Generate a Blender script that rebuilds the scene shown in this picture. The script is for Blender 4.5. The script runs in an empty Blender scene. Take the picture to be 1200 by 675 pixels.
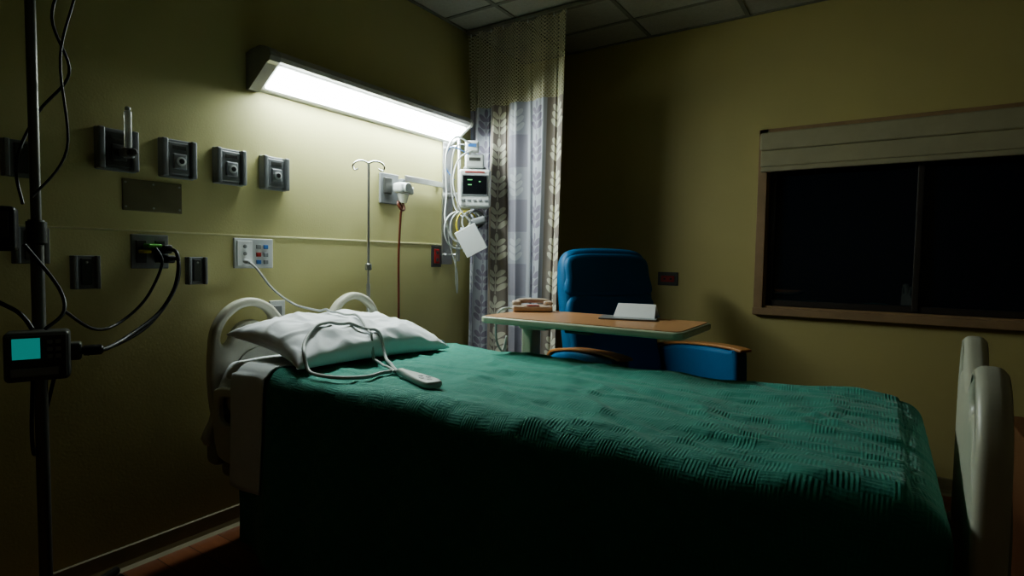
import bpy, bmesh, math, random
from mathutils import Vector, Matrix, Euler, noise
from mathutils.bvhtree import BVHTree
random.seed(4)
S = bpy.context.scene
COL = S.collection
try:
    S.view_settings.view_transform = 'AgX'
    S.view_settings.look = 'AgX - Medium High Contrast'
except Exception:
    pass

# ------------------------------------------------------------------ materials
def nodes_of(m):
    m.use_nodes = True
    nt = m.node_tree
    return nt, nt.nodes['Principled BSDF']

def mat(name, col, rough=0.5, metal=0.0, var=0.08, scale=12.0, bump=0.0, bscale=60.0, spec=0.5, emis=None, estr=0.0, trans=0.0, coat=0.0):
    m = bpy.data.materials.new(name)
    nt, p = nodes_of(m)
    tc = nt.nodes.new('ShaderNodeTexCoord')
    n = nt.nodes.new('ShaderNodeTexNoise'); n.inputs['Scale'].default_value = scale; n.inputs['Detail'].default_value = 4
    nt.links.new(tc.outputs['Object'], n.inputs['Vector'])
    r = nt.nodes.new('ShaderNodeValToRGB')
    r.color_ramp.elements[0].position = 0.3; r.color_ramp.elements[1].position = 0.7
    r.color_ramp.elements[0].color = (*[c*(1-var) for c in col], 1)
    r.color_ramp.elements[1].color = (*[min(1, c*(1+var)) for c in col], 1)
    nt.links.new(n.outputs['Fac'], r.inputs['Fac'])
    nt.links.new(r.outputs['Color'], p.inputs['Base Color'])
    p.inputs['Roughness'].default_value = rough
    p.inputs['Metallic'].default_value = metal
    p.inputs['Specular IOR Level'].default_value = spec
    p.inputs['Transmission Weight'].default_value = trans
    p.inputs['Coat Weight'].default_value = coat
    if emis:
        p.inputs['Emission Color'].default_value = (*emis, 1)
        p.inputs['Emission Strength'].default_value = estr
    if bump:
        n2 = nt.nodes.new('ShaderNodeTexNoise'); n2.inputs['Scale'].default_value = bscale; n2.inputs['Detail'].default_value = 5
        nt.links.new(tc.outputs['Object'], n2.inputs['Vector'])
        b = nt.nodes.new('ShaderNodeBump'); b.inputs['Strength'].default_value = bump; b.inputs['Distance'].default_value = 0.01
        nt.links.new(n2.outputs['Fac'], b.inputs['Height'])
        nt.links.new(b.outputs['Normal'], p.inputs['Normal'])
    return m

def MN(nt, op, a, b=None, c=None):
    n = nt.nodes.new('ShaderNodeMath'); n.operation = op
    for i, v in enumerate((a, b, c)):
        if v is None: continue
        if isinstance(v, (int, float)): n.inputs[i].default_value = v
        else: nt.links.new(v, n.inputs[i])
    return n.outputs[0]

def MIX(nt, fac, a, b):
    n = nt.nodes.new('ShaderNodeMix'); n.data_type = 'RGBA'
    ins = (n.inputs[0], n.inputs[6], n.inputs[7])
    for s, v in zip(ins, (fac, a, b)):
        if isinstance(v, (int, float)): s.default_value = v
        elif isinstance(v, tuple): s.default_value = (*v, 1)
        else: nt.links.new(v, s)
    return n.outputs[2]

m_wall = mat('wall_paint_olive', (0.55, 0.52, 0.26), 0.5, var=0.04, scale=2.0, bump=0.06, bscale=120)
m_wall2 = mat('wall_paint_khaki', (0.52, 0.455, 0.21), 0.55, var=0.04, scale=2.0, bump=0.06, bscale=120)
m_wall3 = mat('wall_darkened_low_bounce', (0.24, 0.20, 0.12), 0.6, var=0.04, scale=2.0, bump=0.06, bscale=120)  # unseen walls coloured darker to cut bounce light and deepen shadows
m_base = mat('baseboard_vinyl', (0.24, 0.21, 0.12), 0.4)
m_bead = mat('bead_trim', (0.74, 0.71, 0.47), 0.4)
m_tile = mat('ceiling_tile', (0.50, 0.50, 0.44), 0.9, var=0.06, scale=60, bump=0.5, bscale=180)
m_tbar = mat('ceiling_tbar', (0.26, 0.26, 0.22), 0.5)
m_trim = mat('window_casing_tan', (0.36, 0.24, 0.14), 0.5, var=0.1)
m_alum = mat('window_dark_aluminium', (0.06, 0.05, 0.045), 0.45, 0.3)
m_glassd = mat('night_window_glass', (0.005, 0.012, 0.024), 0.015, spec=1.0, var=0.02)
m_shade = mat('shade_fabric', (0.40, 0.37, 0.25), 0.85, var=0.05, bump=0.1, bscale=300)
m_board = mat('bed_plastic_beige', (0.56, 0.55, 0.46), 0.38, var=0.03)
m_boardd = mat('bed_plastic_grey', (0.34, 0.34, 0.29), 0.45)
m_frame = mat('bed_frame_dark', (0.06, 0.06, 0.065), 0.5, 0.3)
m_matt = mat('mattress_cover', (0.55, 0.55, 0.53), 0.8, bump=0.2)
m_sheet = mat('white_sheet', (0.72, 0.74, 0.76), 0.85, var=0.03, bump=0.15, bscale=18)
m_pillow = mat('pillow_cotton', (0.88, 0.90, 0.93), 0.85, var=0.02, bump=0.2, bscale=14)
m_metal = mat('brushed_steel', (0.55, 0.55, 0.55), 0.3, 0.9, var=0.05)
m_pole = mat('stand_pole_dull_steel', (0.16, 0.16, 0.15), 0.4, 0.6, var=0.05)
m_chrome = mat('chrome', (0.75, 0.75, 0.77), 0.15, 1.0, var=0.02)
m_dkplas = mat('dark_grey_plastic', (0.07, 0.07, 0.065), 0.4)
m_mdplas = mat('mid_grey_plastic', (0.24, 0.25, 0.26), 0.4)
m_ltplas = mat('light_plastic', (0.62, 0.64, 0.64), 0.4, var=0.03)
m_black = mat('black_rubber', (0.012, 0.012, 0.013), 0.45)
m_red = mat('red_plastic', (0.34, 0.03, 0.025), 0.4)
m_green = mat('green_plastic', (0.1, 0.36, 0.05), 0.4)
m_yell = mat('yellow_plastic', (0.6, 0.5, 0.05), 0.4)
m_blueb = mat('blue_plastic', (0.08, 0.2, 0.5), 0.4)
m_hose = mat('suction_hose_maroon', (0.13, 0.035, 0.02), 0.35)
m_cord = mat('grey_cord', (0.46, 0.48, 0.47), 0.45, var=0.03)
m_blue = mat('blue_vinyl', (0.014, 0.125, 0.29), 0.55, var=0.06, scale=6, bump=0.08, bscale=200, spec=0.35)
m_wood = mat('arm_wood_orange', (0.46, 0.21, 0.08), 0.4, var=0.15)
m_tedge = mat('table_edge_cream', (0.48, 0.52, 0.39), 0.4)
m_phone = mat('phone_beige', (0.62, 0.50, 0.41), 0.4)
m_pap = mat('paper_white', (0.85, 0.87, 0.88), 0.8, var=0.02)
m_screen = mat('monitor_screen', (0.01, 0.012, 0.014), 0.08)
m_clear = mat('clear_plastic', (0.85, 0.87, 0.87), 0.12, trans=0.6)
m_led = mat('cyan_display', (0.02, 0.3, 0.3), 0.3, emis=(0.05, 0.70, 0.62), estr=0.24)
m_seg = mat('monitor_digits', (0.1, 0.3, 0.1), 0.3, emis=(0.3, 0.9, 0.4), estr=0.5)
m_lampb = mat('lamp_housing', (0.50, 0.50, 0.48), 0.4, 0.2)
m_lampe = mat('lamp_endcap', (0.34, 0.34, 0.33), 0.3, 0.3)
m_diff = mat('lamp_diffuser', (0.9, 0.95, 0.92), 0.4, var=0.01, emis=(0.89, 1.0, 0.96), estr=58.0)
m_track = mat('curtain_track', (0.30, 0.29, 0.25), 0.4, 0.5)
m_fill = mat('fill_panel_glow', (0.8, 0.8, 0.75), 0.5, emis=(1.0, 0.92, 0.75), estr=0.4)  # weak glow for the added fill panel

def mat_woodgrain(name, c1, c2, sc, rough, axis_scale=(1, 12, 12), planks=None):
    m = bpy.data.materials.new(name); nt, p = nodes_of(m)
    tc = nt.nodes.new('ShaderNodeTexCoord'); mp = nt.nodes.new('ShaderNodeMapping')
    mp.inputs['Scale'].default_value = axis_scale
    nt.links.new(tc.outputs['Object'], mp.inputs['Vector'])
    n = nt.nodes.new('ShaderNodeTexNoise'); n.inputs['Scale'].default_value = sc; n.inputs['Detail'].default_value = 6; n.inputs['Distortion'].default_value = 0.6
    nt.links.new(mp.outputs[0], n.inputs['Vector'])
    c = MIX(nt, n.outputs['Fac'], c1, c2)
    if planks:
        br = nt.nodes.new('ShaderNodeTexBrick')
        br.inputs['Scale'].default_value = 1.0; br.inputs['Brick Width'].default_value = 1.1; br.inputs['Row Height'].default_value = 0.12
        br.inputs['Mortar Size'].default_value = 0.002
        br.inputs['Color1'].default_value = (1, 1, 1, 1); br.inputs['Color2'].default_value = (0.65, 0.65, 0.65, 1); br.inputs['Mortar'].default_value = (0.15, 0.15, 0.15, 1)
        nt.links.new(tc.outputs['Object'], br.inputs['Vector'])
        mx = nt.nodes.new('ShaderNodeMix'); mx.data_type = 'RGBA'; mx.blend_type = 'MULTIPLY'; mx.inputs[0].default_value = 1
        nt.links.new(c, mx.inputs[6]); nt.links.new(br.outputs['Color'], mx.inputs[7]); c = mx.outputs[2]
    nt.links.new(c, p.inputs['Base Color']); p.inputs['Roughness'].default_value = rough
    return m
m_floor = mat_woodgrain('floor_vinyl_plank', (0.15, 0.05, 0.025), (0.28, 0.11, 0.05), 3.0, 0.32, (1.5, 14, 1), planks=True)
m_ttop = mat_woodgrain('table_top_oak', (0.42, 0.21, 0.10), (0.54, 0.31, 0.16), 4.0, 0.35, (2, 20, 20))
m_cab = mat_woodgrain('cabinet_wood', (0.16, 0.07, 0.035), (0.24, 0.11, 0.06), 4.0, 0.4, (12, 12, 1.5))

def mat_blanket():
    m = bpy.data.materials.new('green_woven_blanket'); nt, p = nodes_of(m)
    uv = nt.nodes.new('ShaderNodeUVMap'); uv.uv_map = 'UVMap'
    nw = nt.nodes.new('ShaderNodeTexNoise'); nw.inputs['Scale'].default_value = 4; nw.inputs['Detail'].default_value = 1
    nt.links.new(uv.outputs[0], nw.inputs['Vector'])
    sx = nt.nodes.new('ShaderNodeSeparateXYZ'); nt.links.new(uv.outputs[0], sx.inputs[0])
    wv = MN(nt, 'MULTIPLY', nw.outputs['Fac'], 0.05)
    U, V = MN(nt, 'ADD', sx.outputs[0], wv), MN(nt, 'SUBTRACT', sx.outputs[1], wv)
    cell = 0.050
    cu = MN(nt, 'FLOOR', MN(nt, 'DIVIDE', U, cell)); cv = MN(nt, 'FLOOR', MN(nt, 'DIVIDE', V, cell*0.75))
    chk = MN(nt, 'FLOORED_MODULO', MN(nt, 'ADD', cu, cv), 2.0)
    w = 2*math.pi/0.0080
    s1 = MN(nt, 'SINE', MN(nt, 'MULTIPLY', U, w)); s2 = MN(nt, 'SINE', MN(nt, 'MULTIPLY', V, w))
    h = MN(nt, 'ADD', MN(nt, 'MULTIPLY', s1, MN(nt, 'ADD', 0.12, MN(nt, 'MULTIPLY', chk, 0.70))), MN(nt, 'MULTIPLY', MN(nt, 'MULTIPLY', s2, 0.35), MN(nt, 'SUBTRACT', 1.0, chk)))
    h = MN(nt, 'ADD', h, MN(nt, 'MULTIPLY', chk, 0.9))
    # worn, uneven relief
    nz = nt.nodes.new('ShaderNodeTexNoise'); nz.inputs['Scale'].default_value = 11; nz.inputs['Detail'].default_value = 3
    nt.links.new(uv.outputs[0], nz.inputs['Vector'])
    h = MN(nt, 'MULTIPLY', h, MN(nt, 'ADD', 0.35, MN(nt, 'MULTIPLY', nz.outputs['Fac'], 1.0)))
    no = nt.nodes.new('ShaderNodeTexNoise'); no.inputs['Scale'].default_value = 7; no.inputs['Detail'].default_value = 6
    nt.links.new(uv.outputs[0], no.inputs['Vector'])
    b1 = nt.nodes.new('ShaderNodeBump'); b1.inputs['Strength'].default_value = 0.75; b1.inputs['Distance'].default_value = 0.0009
    nt.links.new(h, b1.inputs['Height'])
    b2 = nt.nodes.new('ShaderNodeBump'); b2.inputs['Strength'].default_value = 0.75; b2.inputs['Distance'].default_value = 0.030
    nt.links.new(no.outputs['Fac'], b2.inputs['Height']); nt.links.new(b1.outputs['Normal'], b2.inputs['Normal'])
    nt.links.new(b2.outputs['Normal'], p.inputs['Normal'])
    f = MN(nt, 'ADD', MN(nt, 'MULTIPLY', h, 0.11), MN(nt, 'ADD', 0.24, MN(nt, 'MULTIPLY', no.outputs['Fac'], 0.4)))
    c = MIX(nt, f, (0.022, 0.195, 0.145), (0.052, 0.360, 0.275))
    nt.links.new(c, p.inputs['Base Color'])
    p.inputs['Roughness'].default_value = 0.85
    p.inputs['Sheen Weight'].default_value = 0.2
    return m
m_blank = mat_blanket()

def mat_curtain():
    m = bpy.data.materials.new('leaf_print_curtain'); nt, p = nodes_of(m)
    uv = nt.nodes.new('ShaderNodeUVMap'); uv.uv_map = 'UVMap'
    sx = nt.nodes.new('ShaderNodeSeparateXYZ'); nt.links.new(uv.outputs[0], sx.inputs[0])
    U, V = sx.outputs[0], sx.outputs[1]
    cw, ch = 0.165, 0.20
    ux = MN(nt, 'DIVIDE', MN(nt, 'ADD', U, -0.27), cw); vy = MN(nt, 'DIVIDE', V, ch)
    ix, iy = MN(nt, 'FLOOR', ux), MN(nt, 'FLOOR', vy)
    ax = MN(nt, 'ABSOLUTE', MN(nt, 'SUBTRACT', MN(nt, 'FRACT', ux), 0.5))
    fy = MN(nt, 'FRACT', vy)
    res = None
    ca, sa = math.cos(math.radians(40)), math.sin(math.radians(40))
    for k in range(3):
        cx, cy = 0.19-0.02*k, 0.24+0.22*k
        dx = MN(nt, 'SUBTRACT', ax, cx); dy = MN(nt, 'SUBTRACT', fy, cy)
        pp = MN(nt, 'ADD', MN(nt, 'MULTIPLY', dx, ca), MN(nt, 'MULTIPLY', dy, sa))
        qq = MN(nt, 'SUBTRACT', MN(nt, 'MULTIPLY', dy, ca), MN(nt, 'MULTIPLY', dx, sa))
        a, b = 0.19-0.015*k, 0.082
        d = MN(nt, 'ADD', MN(nt, 'POWER', MN(nt, 'DIVIDE', MN(nt, 'ABSOLUTE', pp), a), 2.0), MN(nt, 'POWER', MN(nt, 'DIVIDE', MN(nt, 'ABSOLUTE', qq), b), 2.0))
        res = d if res is None else MN(nt, 'MINIMUM', res, d)
    dt = MN(nt, 'ADD', MN(nt, 'POWER', MN(nt, 'DIVIDE', ax, 0.07), 2.0), MN(nt, 'POWER', MN(nt, 'DIVIDE', MN(nt, 'ABSOLUTE', MN(nt, 'SUBTRACT', fy, 0.84)), 0.13), 2.0))
    res = MN(nt, 'MINIMUM', res, dt)
    leaf = MN(nt, 'LESS_THAN', res, 1.0)
    stem = MN(nt, 'MULTIPLY', MN(nt, 'LESS_THAN', ax, 0.018), MN(nt, 'LESS_THAN', fy, 0.8))
    leaf = MN(nt, 'MAXIMUM', leaf, stem)
    colp = MN(nt, 'FLOORED_MODULO', ix, 3.0)
    ispale = MN(nt, 'GREATER_THAN', colp, 1.5)
    isplain = MN(nt, 'MULTIPLY', MN(nt, 'GREATER_THAN', colp, 0.5), MN(nt, 'LESS_THAN', colp, 1.5))
    par = MN(nt, 'FLOORED_MODULO', MN(nt, 'ADD', ix, iy), 2.0)
    bg = MIX(nt, isplain, (0.27, 0.235, 0.21), MIX(nt, par, (0.34, 0.34, 0.39), (0.26, 0.25, 0.30)))
    bg = MIX(nt, ispale, bg, (0.40, 0.41, 0.46))
    leaf = MN(nt, 'MULTIPLY', leaf, MN(nt, 'SUBTRACT', 1.0, MN(nt, 'MULTIPLY', isplain, par)))
    lc = MIX(nt, ispale, (0.62, 0.60, 0.50), (0.24, 0.22, 0.28))
    lc = MIX(nt, isplain, lc, (0.46, 0.47, 0.50))
    c = MIX(nt, leaf, bg, lc)
    head = MN(nt, 'GREATER_THAN', V, 0.0)
    c = MIX(nt, head, c, (0.54, 0.51, 0.38))
    nt.links.new(c, p.inputs['Base Color'])
    p.inputs['Roughness'].default_value = 0.9
    gu = MN(nt, 'GREATER_THAN', MN(nt, 'FRACT', MN(nt, 'DIVIDE', MN(nt, 'ADD', U, V), 0.022)), 0.38)
    gv = MN(nt, 'GREATER_THAN', MN(nt, 'FRACT', MN(nt, 'DIVIDE', MN(nt, 'SUBTRACT', U, V), 0.022)), 0.38)
    hole = MN(nt, 'MULTIPLY', MN(nt, 'MULTIPLY', gu, gv), head)
    hole = MN(nt, 'MULTIPLY', hole, 0.65)
    nt.links.new(MN(nt, 'SUBTRACT', 1.0, hole), p.inputs['Alpha'])
    return m
m_curt = mat_curtain()

# ------------------------------------------------------------------ mesh helpers
def grp(name, loc=(0, 0, 0), rz=0.0):
    e = bpy.data.objects.new(name, None); e.empty_display_size = 0.1
    e.location = loc; e.rotation_euler = (0, 0, rz)
    COL.objects.link(e); return e

def finish(me, name, m, parent=None, smooth=True, wn=True):
    ob = bpy.data.objects.new(name, me); COL.objects.link(ob)
    if m: me.materials.append(m)
    if smooth:
        for f in me.polygons: f.use_smooth = True
        if wn:
            md = ob.modifiers.new('wn', 'WEIGHTED_NORMAL'); md.keep_sharp = False
    if parent: ob.parent = parent
    return ob

def box(name, c, s, m, parent=None, bev=0.004, rot=(0, 0, 0), seg=3):
    bm = bmesh.new(); bmesh.ops.create_cube(bm, size=1)
    bmesh.ops.scale(bm, vec=s, verts=bm.verts)
    b = min(bev, min(s)*0.45)
    if b > 0: bmesh.ops.bevel(bm, geom=bm.edges[:], offset=b, segments=seg, affect='EDGES', profile=0.5)
    bm.transform(Matrix.Translation(c) @ Euler(rot).to_matrix().to_4x4())
    me = bpy.data.meshes.new(name); bm.to_mesh(me); bm.free()
    return finish(me, name, m, parent)

def cyl(name, p1, p2, r, m, parent=None, seg=24, r2=None, bev=0.0):
    p1, p2 = Vector(p1), Vector(p2); d = p2-p1
    bm = bmesh.new()
    bmesh.ops.create_cone(bm, cap_ends=True, segments=seg, radius1=r, radius2=r if r2 is None else r2, depth=d.length)
    if bev: bmesh.ops.bevel(bm, geom=[e for e in bm.edges if any(len(f.verts) > 4 for f in e.link_faces)], offset=bev, segments=3, affect='EDGES')
    q = Vector((0, 0, 1)).rotation_difference(d.normalized()).to_matrix().to_4x4()
    bm.transform(Matrix.Translation((p1+p2)/2) @ q)
    me = bpy.data.meshes.new(name); bm.to_mesh(me); bm.free()
    return finish(me, name, m, parent)

def crom(pts, n=8, closed=False):
    P = [Vector(p) for p in pts]; out = []
    N = len(P); rng = range(N) if closed else range(N-1)
    for i in rng:
        if closed: a, b, c, d = P[(i-1) % N], P[i], P[(i+1) % N], P[(i+2) % N]
        else: a, b, c, d = P[max(i-1, 0)], P[i], P[i+1], P[min(i+2, N-1)]
        for k in range(n):
            t = k/n
            out.append(0.5*((2*b)+(c-a)*t+(2*a-5*b+4*c-d)*t*t+(3*b-a-3*c+d)*t*t*t))
    if not closed: out.append(P[-1])
    return out

def curve_mesh(cu, name):
    ob = bpy.data.objects.new('tmp', cu); COL.objects.link(ob)
    bpy.context.view_layer.update()
    dg = bpy.context.evaluated_depsgraph_get()
    me = bpy.data.meshes.new_from_object(ob.evaluated_get(dg))
    bpy.data.objects.remove(ob); me.name = name; me.materials.clear()
    return me

def tube(name, pts, r, m, parent=None, smooth=8, closed=False):
    P = crom(pts, smooth, closed) if smooth else [Vector(p) for p in pts]
    cu = bpy.data.curves.new(name, 'CURVE'); cu.dimensions = '3D'; cu.bevel_depth = r; cu.bevel_resolution = 3; cu.use_fill_caps = True
    sp = cu.splines.new('POLY'); sp.points.add(len(P)-1); sp.use_cyclic_u = closed
    for q, v in zip(sp.points, P): q.co = (*v, 1)
    return finish(curve_mesh(cu, name), name, m, parent, wn=False)

YZ = Matrix(((0, 0, 1, 0), (1, 0, 0, 0), (0, 1, 0, 0), (0, 0, 0, 1)))
XZ = Matrix(((1, 0, 0, 0), (0, 0, -1, 0), (0, 1, 0, 0), (0, 0, 0, 1)))
XY = Matrix.Identity(4)
def profile(name, outlines, thick, bev, basis, loc, m, parent=None, xf=None):
    cu = bpy.data.curves.new(name, 'CURVE'); cu.dimensions = '2D'; cu.fill_mode = 'BOTH'
    cu.extrude = max(thick/2-bev, 0.0); cu.bevel_depth = bev; cu.bevel_resolution = 3; cu.offset = -bev
    for o in outlines:
        sp = cu.splines.new('POLY'); sp.points.add(len(o)-1); sp.use_cyclic_u = True
        for q, v in zip(sp.points, o): q.co = (v[0], v[1], 0, 1)
    me = curve_mesh(cu, name)
    T = Matrix.Translation(loc)
    if xf: T = T @ xf
    me.transform(T @ basis)
    return finish(me, name, m, parent)

def c2(pts, n=6):
    return [(v.x, v.y) for v in crom([(a, b, 0) for a, b in pts], n, True)]

def grid_mesh(name, nx, ny, fn, m, uvfn=None, parent=None, solid=0.0):
    verts = [fn(i/(nx-1), j/(ny-1)) for i in range(nx) for j in range(ny)]
    faces = [(i*ny+j, (i+1)*ny+j, (i+1)*ny+j+1, i*ny+j+1) for i in range(nx-1) for j in range(ny-1)]
    me = bpy.data.meshes.new(name); me.from_pydata(verts, [], faces)
    if uvfn:
        uvs = [uvfn(i/(nx-1), j/(ny-1)) for i in range(nx) for j in range(ny)]
        l = me.uv_layers.new(name='UVMap')
        for lp in me.loops: l.data[lp.index].uv = uvs[lp.vertex_index]
    ob = finish(me, name, m, parent, wn=False)
    if solid:
        md = ob.modifiers.new('solid', 'SOLIDIFY'); md.thickness = solid
    return ob

# ------------------------------------------------------------------ room shell
H = 2.69; RX = 4.3; RY = -5.0
box('floor', (RX/2, RY/2, -0.05), (RX+0.2, -RY+0.2, 0.1), m_floor, bev=0)
box('ceiling', (RX/2, RY/2, H+0.05), (RX+0.2, -RY+0.2, 0.1), m_tile, bev=0)
box('wall_left', (-0.05, RY/2, H/2), (0.1, -RY, H), m_wall, bev=0)
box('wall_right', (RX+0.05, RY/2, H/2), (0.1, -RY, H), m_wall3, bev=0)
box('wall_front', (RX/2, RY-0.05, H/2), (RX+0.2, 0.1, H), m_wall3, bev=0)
wx0, wx1, wz0, wz1 = 1.75, 3.25, 0.93, 1.95
def multi_box(name, boxes, m):
    bm = bmesh.new()
    for (a, b) in boxes:
        r = bmesh.ops.create_cube(bm, size=1)
        c = [(a[i]+b[i])/2 for i in range(3)]; s = [b[i]-a[i] for i in range(3)]
        bmesh.ops.scale(bm, vec=s, verts=r['verts']); bmesh.ops.translate(bm, vec=c, verts=r['verts'])
    me = bpy.data.meshes.new(name); bm.to_mesh(me); bm.free()
    return finish(me, name, m, smooth=False)
multi_box('wall_back', [((-0.1, 0, 0), (wx0, 0.14, H)), ((wx1, 0, 0), (RX+0.1, 0.14, H)),
                        ((wx0, 0, 0), (wx1, 0.14, wz0)), ((wx0, 0, wz1), (wx1, 0.14, H))], m_wall2)
bars = []
x = 0.39
while x < RX: bars.append(((x-0.012, RY, H-0.006), (x+0.012, 0, H))); x += 0.61
y = -0.32
while y > RY: bars.append(((0, y-0.012, H-0.005), (RX, y+0.012, H))); y -= 0.61
bars.append(((0, RY, H-0.008), (0.02, 0, H))); bars.append(((0, -0.02, H-0.008), (RX, 0, H)))
multi_box('ceiling_grid', bars, m_tbar)
def baseboard(name, basis_fn, L):
    prof = [(0, 0), (0.02, 0), (0.008, 0.012), (0.005, 0.03), (0.005, 0.085), (0, 0.09)]
    vs = []; fs = []
    for k in (0, L):
        for a, b in prof: vs.append(basis_fn(a, k, b))
    n = len(prof)
    for i in range(n): fs.append((i, (i+1) % n, (i+1) % n+n, i+n))
    fs += [tuple(range(n)), tuple(range(2*n-1, n-1, -1))]
    me = bpy.data.meshes.new(name); me.from_pydata(vs, [], fs)
    return finish(me, name, m_base, smooth=False)
baseboard('baseboard_left', lambda a, k, b: (a, -k, b), -RY)
baseboard('baseboard_back', lambda a, k, b: (k, -a, b), RX)
baseboard('baseboard_right', lambda a, k, b: (RX-a, -k, b), -RY)
box('trim_1', (0.002, -2.48, 1.285), (0.004, 4.9, 0.007), m_bead, bev=0.001)

fill_grp = grp('added_fill_panel', (2.83-0.305, -4.285, H))  # added glowing ceiling panel, unseen behind the camera, for weak fill light
box('panel_frame', (0, 0, -0.008), (0.585, 0.585, 0.014), m_lampb, fill_grp, 0.002)
box('fill_panel_face', (0, 0, -0.017), (0.54, 0.54, 0.006), m_fill, fill_grp, 0.001)

# window
w = grp('window_1', ((wx0+wx1)/2, 0, (wz0+wz1)/2))
hw, hh = (wx1-wx0)/2, (wz1-wz0)/2
for nm, c, s in (('casing_top', (0, -0.011, hh+0.022), (2*hw+0.1, 0.022, 0.045)), ('casing_left', (-hw-0.024, -0.011, 0), (0.05, 0.022, 2*hh+0.09)),
                 ('casing_right', (hw+0.024, -0.011, 0), (0.05, 0.022, 2*hh+0.09)), ('sill', (0, -0.02, -hh-0.02), (2*hw+0.1, 0.045, 0.042))):
    box(nm, c, s, m_trim, w, 0.003)
for nm, c, s in (('reveal_bottom', (0, 0.06, -hh+0.006), (2*hw, 0.12, 0.012)), ('reveal_left', (-hw+0.006, 0.06, 0), (0.012, 0.12, 2*hh)),
                 ('reveal_right', (hw-0.006, 0.06, 0), (0.012, 0.12, 2*hh)), ('reveal_top', (0, 0.06, hh-0.006), (2*hw, 0.12, 0.012))):
    box(nm, c, s, m_trim, w, 0.001)
for nm, c, s in (('sash_bottom', (0, 0.055, -hh+0.03), (2*hw-0.03, 0.05, 0.035)), ('sash_left', (-hw+0.03, 0.055, 0), (0.035, 0.05, 2*hh-0.03)),
                 ('sash_right', (hw-0.03, 0.055, 0), (0.035, 0.05, 2*hh-0.03)), ('sash_top', (0, 0.055, hh-0.035), (2*hw-0.03, 0.05, 0.045)),
                 ('meeting_rail', (0.0, 0.045, 0), (0.03, 0.05, 2*hh-0.04))):
    box(nm, c, s, m_alum, w, 0.004)
box('glass', (0, 0.062, 0), (2*hw-0.05, 0.006, 2*hh-0.05), m_glassd, w, 0)
sh = grp('window_shade', ((wx0+wx1)/2, -0.024, 1.85))
box('cassette', (0, -0.028, 0.062), (1.57, 0.052, 0.105), m_shade, sh, 0.012)
box('valance_fold', (0, -0.022, -0.035), (1.565, 0.03, 0.10), m_shade, sh, 0.01)
box('hem_bar', (0, -0.022, -0.098), (1.56, 0.022, 0.03), m_shade, sh, 0.008)

# ------------------------------------------------------------------ wall lamp over bed
lp = grp('over_bed_wall_lamp', (0, -1.535, 2.0))
def ext_y(name, prof, y0, y1, m, parent):
    vs = [(a, y0, b) for a, b in prof]+[(a, y1, b) for a, b in prof]; n = len(prof)
    fs = [(i, (i+1) % n, (i+1) % n+n, i+n) for i in range(n)]+[tuple(range(n-1, -1, -1)), tuple(range(n, 2*n))]
    me = bpy.data.meshes.new(name); me.from_pydata(vs, [], fs)
    bm = bmesh.new(); bm.from_mesh(me); bmesh.ops.recalc_face_normals(bm, faces=bm.faces); bm.to_mesh(me); bm.free()
    return finish(me, name, m, parent, smooth=False)
body = [(0, -0.07), (0, 0.085), (0.10, 0.09), (0.15, 0.075), (0.172, 0.045), (0.165, 0.028), (0.15, 0.024), (0.018, -0.066)]
ext_y('housing', body, -0.655, 0.665, m_lampb, lp)
cap = [(0, -0.078), (0, 0.080), (0.04, 0.090), (0.10, 0.094), (0.145, 0.082), (0.172, 0.060), (0.18, 0.040), (0.172, 0.02), (0.15, 0.012), (0.02, -0.078)]
ext_y('endcap_1', cap, -0.705, -0.655, m_lampe, lp)
ext_y('endcap_2', cap, 0.665, 0.685, m_lampb, lp)
nrm = Vector((0.09, 0, -0.132)).normalized()*0.005
a0 = Vector((0.136, 0, 0.0144)); a1 = Vector((0.034, 0, -0.0551))
ext_y('diffuser', [(a0.x, a0.z), (a0.x+nrm.x, a0.z+nrm.z), (a1.x+nrm.x, a1.z+nrm.z), (a1.x, a1.z)], -0.635, 0.655, m_diff, lp)

# ------------------------------------------------------------------ medical gas outlets
def gas_outlet(y, flow=False):
    g = grp('medical_gas_outlet', (0, y, 1.573))
    box('back_plate', (0.008, 0, 0), (0.016, 0.132, 0.152), m_mdplas, g, 0.006)
    box('side_rail_1', (0.026, -0.054, 0), (0.036, 0.022, 0.148), m_mdplas, g, 0.006)
    box('side_rail_2', (0.026, 0.054, 0), (0.036, 0.022, 0.148), m_mdplas, g, 0.006)
    box('face', (0.022, 0, 0), (0.026, 0.08, 0.125), m_dkplas if flow else m_mdplas, g, 0.005)
    box('socket_block', (0.038, 0, -0.012), (0.012, 0.05, 0.06), m_mdplas if not flow else m_dkplas, g, 0.005)
    cyl('port', (0.04, 0, -0.012), (0.052, 0, -0.012), 0.017, m_ltplas if not flow else m_dkplas, g)
    cyl('port_hole', (0.05, 0, -0.012), (0.054, 0, -0.012), 0.010, m_black, g)
    box('label', (0.036, 0, 0.042), (0.002, 0.05, 0.014), m_dkplas, g, 0.0005)
    if flow:
        cyl('flow_adapter', (0.05, 0.005, -0.012), (0.10, 0.005, -0.012), 0.014, m_metal, g, bev=0.002)
        cyl('flow_tube', (0.10, 0.005, 0.0), (0.10, 0.005, 0.13), 0.012, m_clear, g, bev=0.003)
        cyl('flow_cap', (0.10, 0.005, 0.13), (0.10, 0.005, 0.145), 0.009, m_ltplas, g, bev=0.003)
        cyl('flow_base', (0.10, 0.005, -0.035), (0.10, 0.005, 0.0), 0.018, m_mdplas, g, bev=0.003)
        cyl('flow_knob', (0.115, 0.005, -0.018), (0.14, 0.005, -0.018), 0.014, m_dkplas, g, bev=0.003)
for i, y in enumerate((-2.75, -2.54, -2.33, -2.12)): gas_outlet(y, i == 0)

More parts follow.
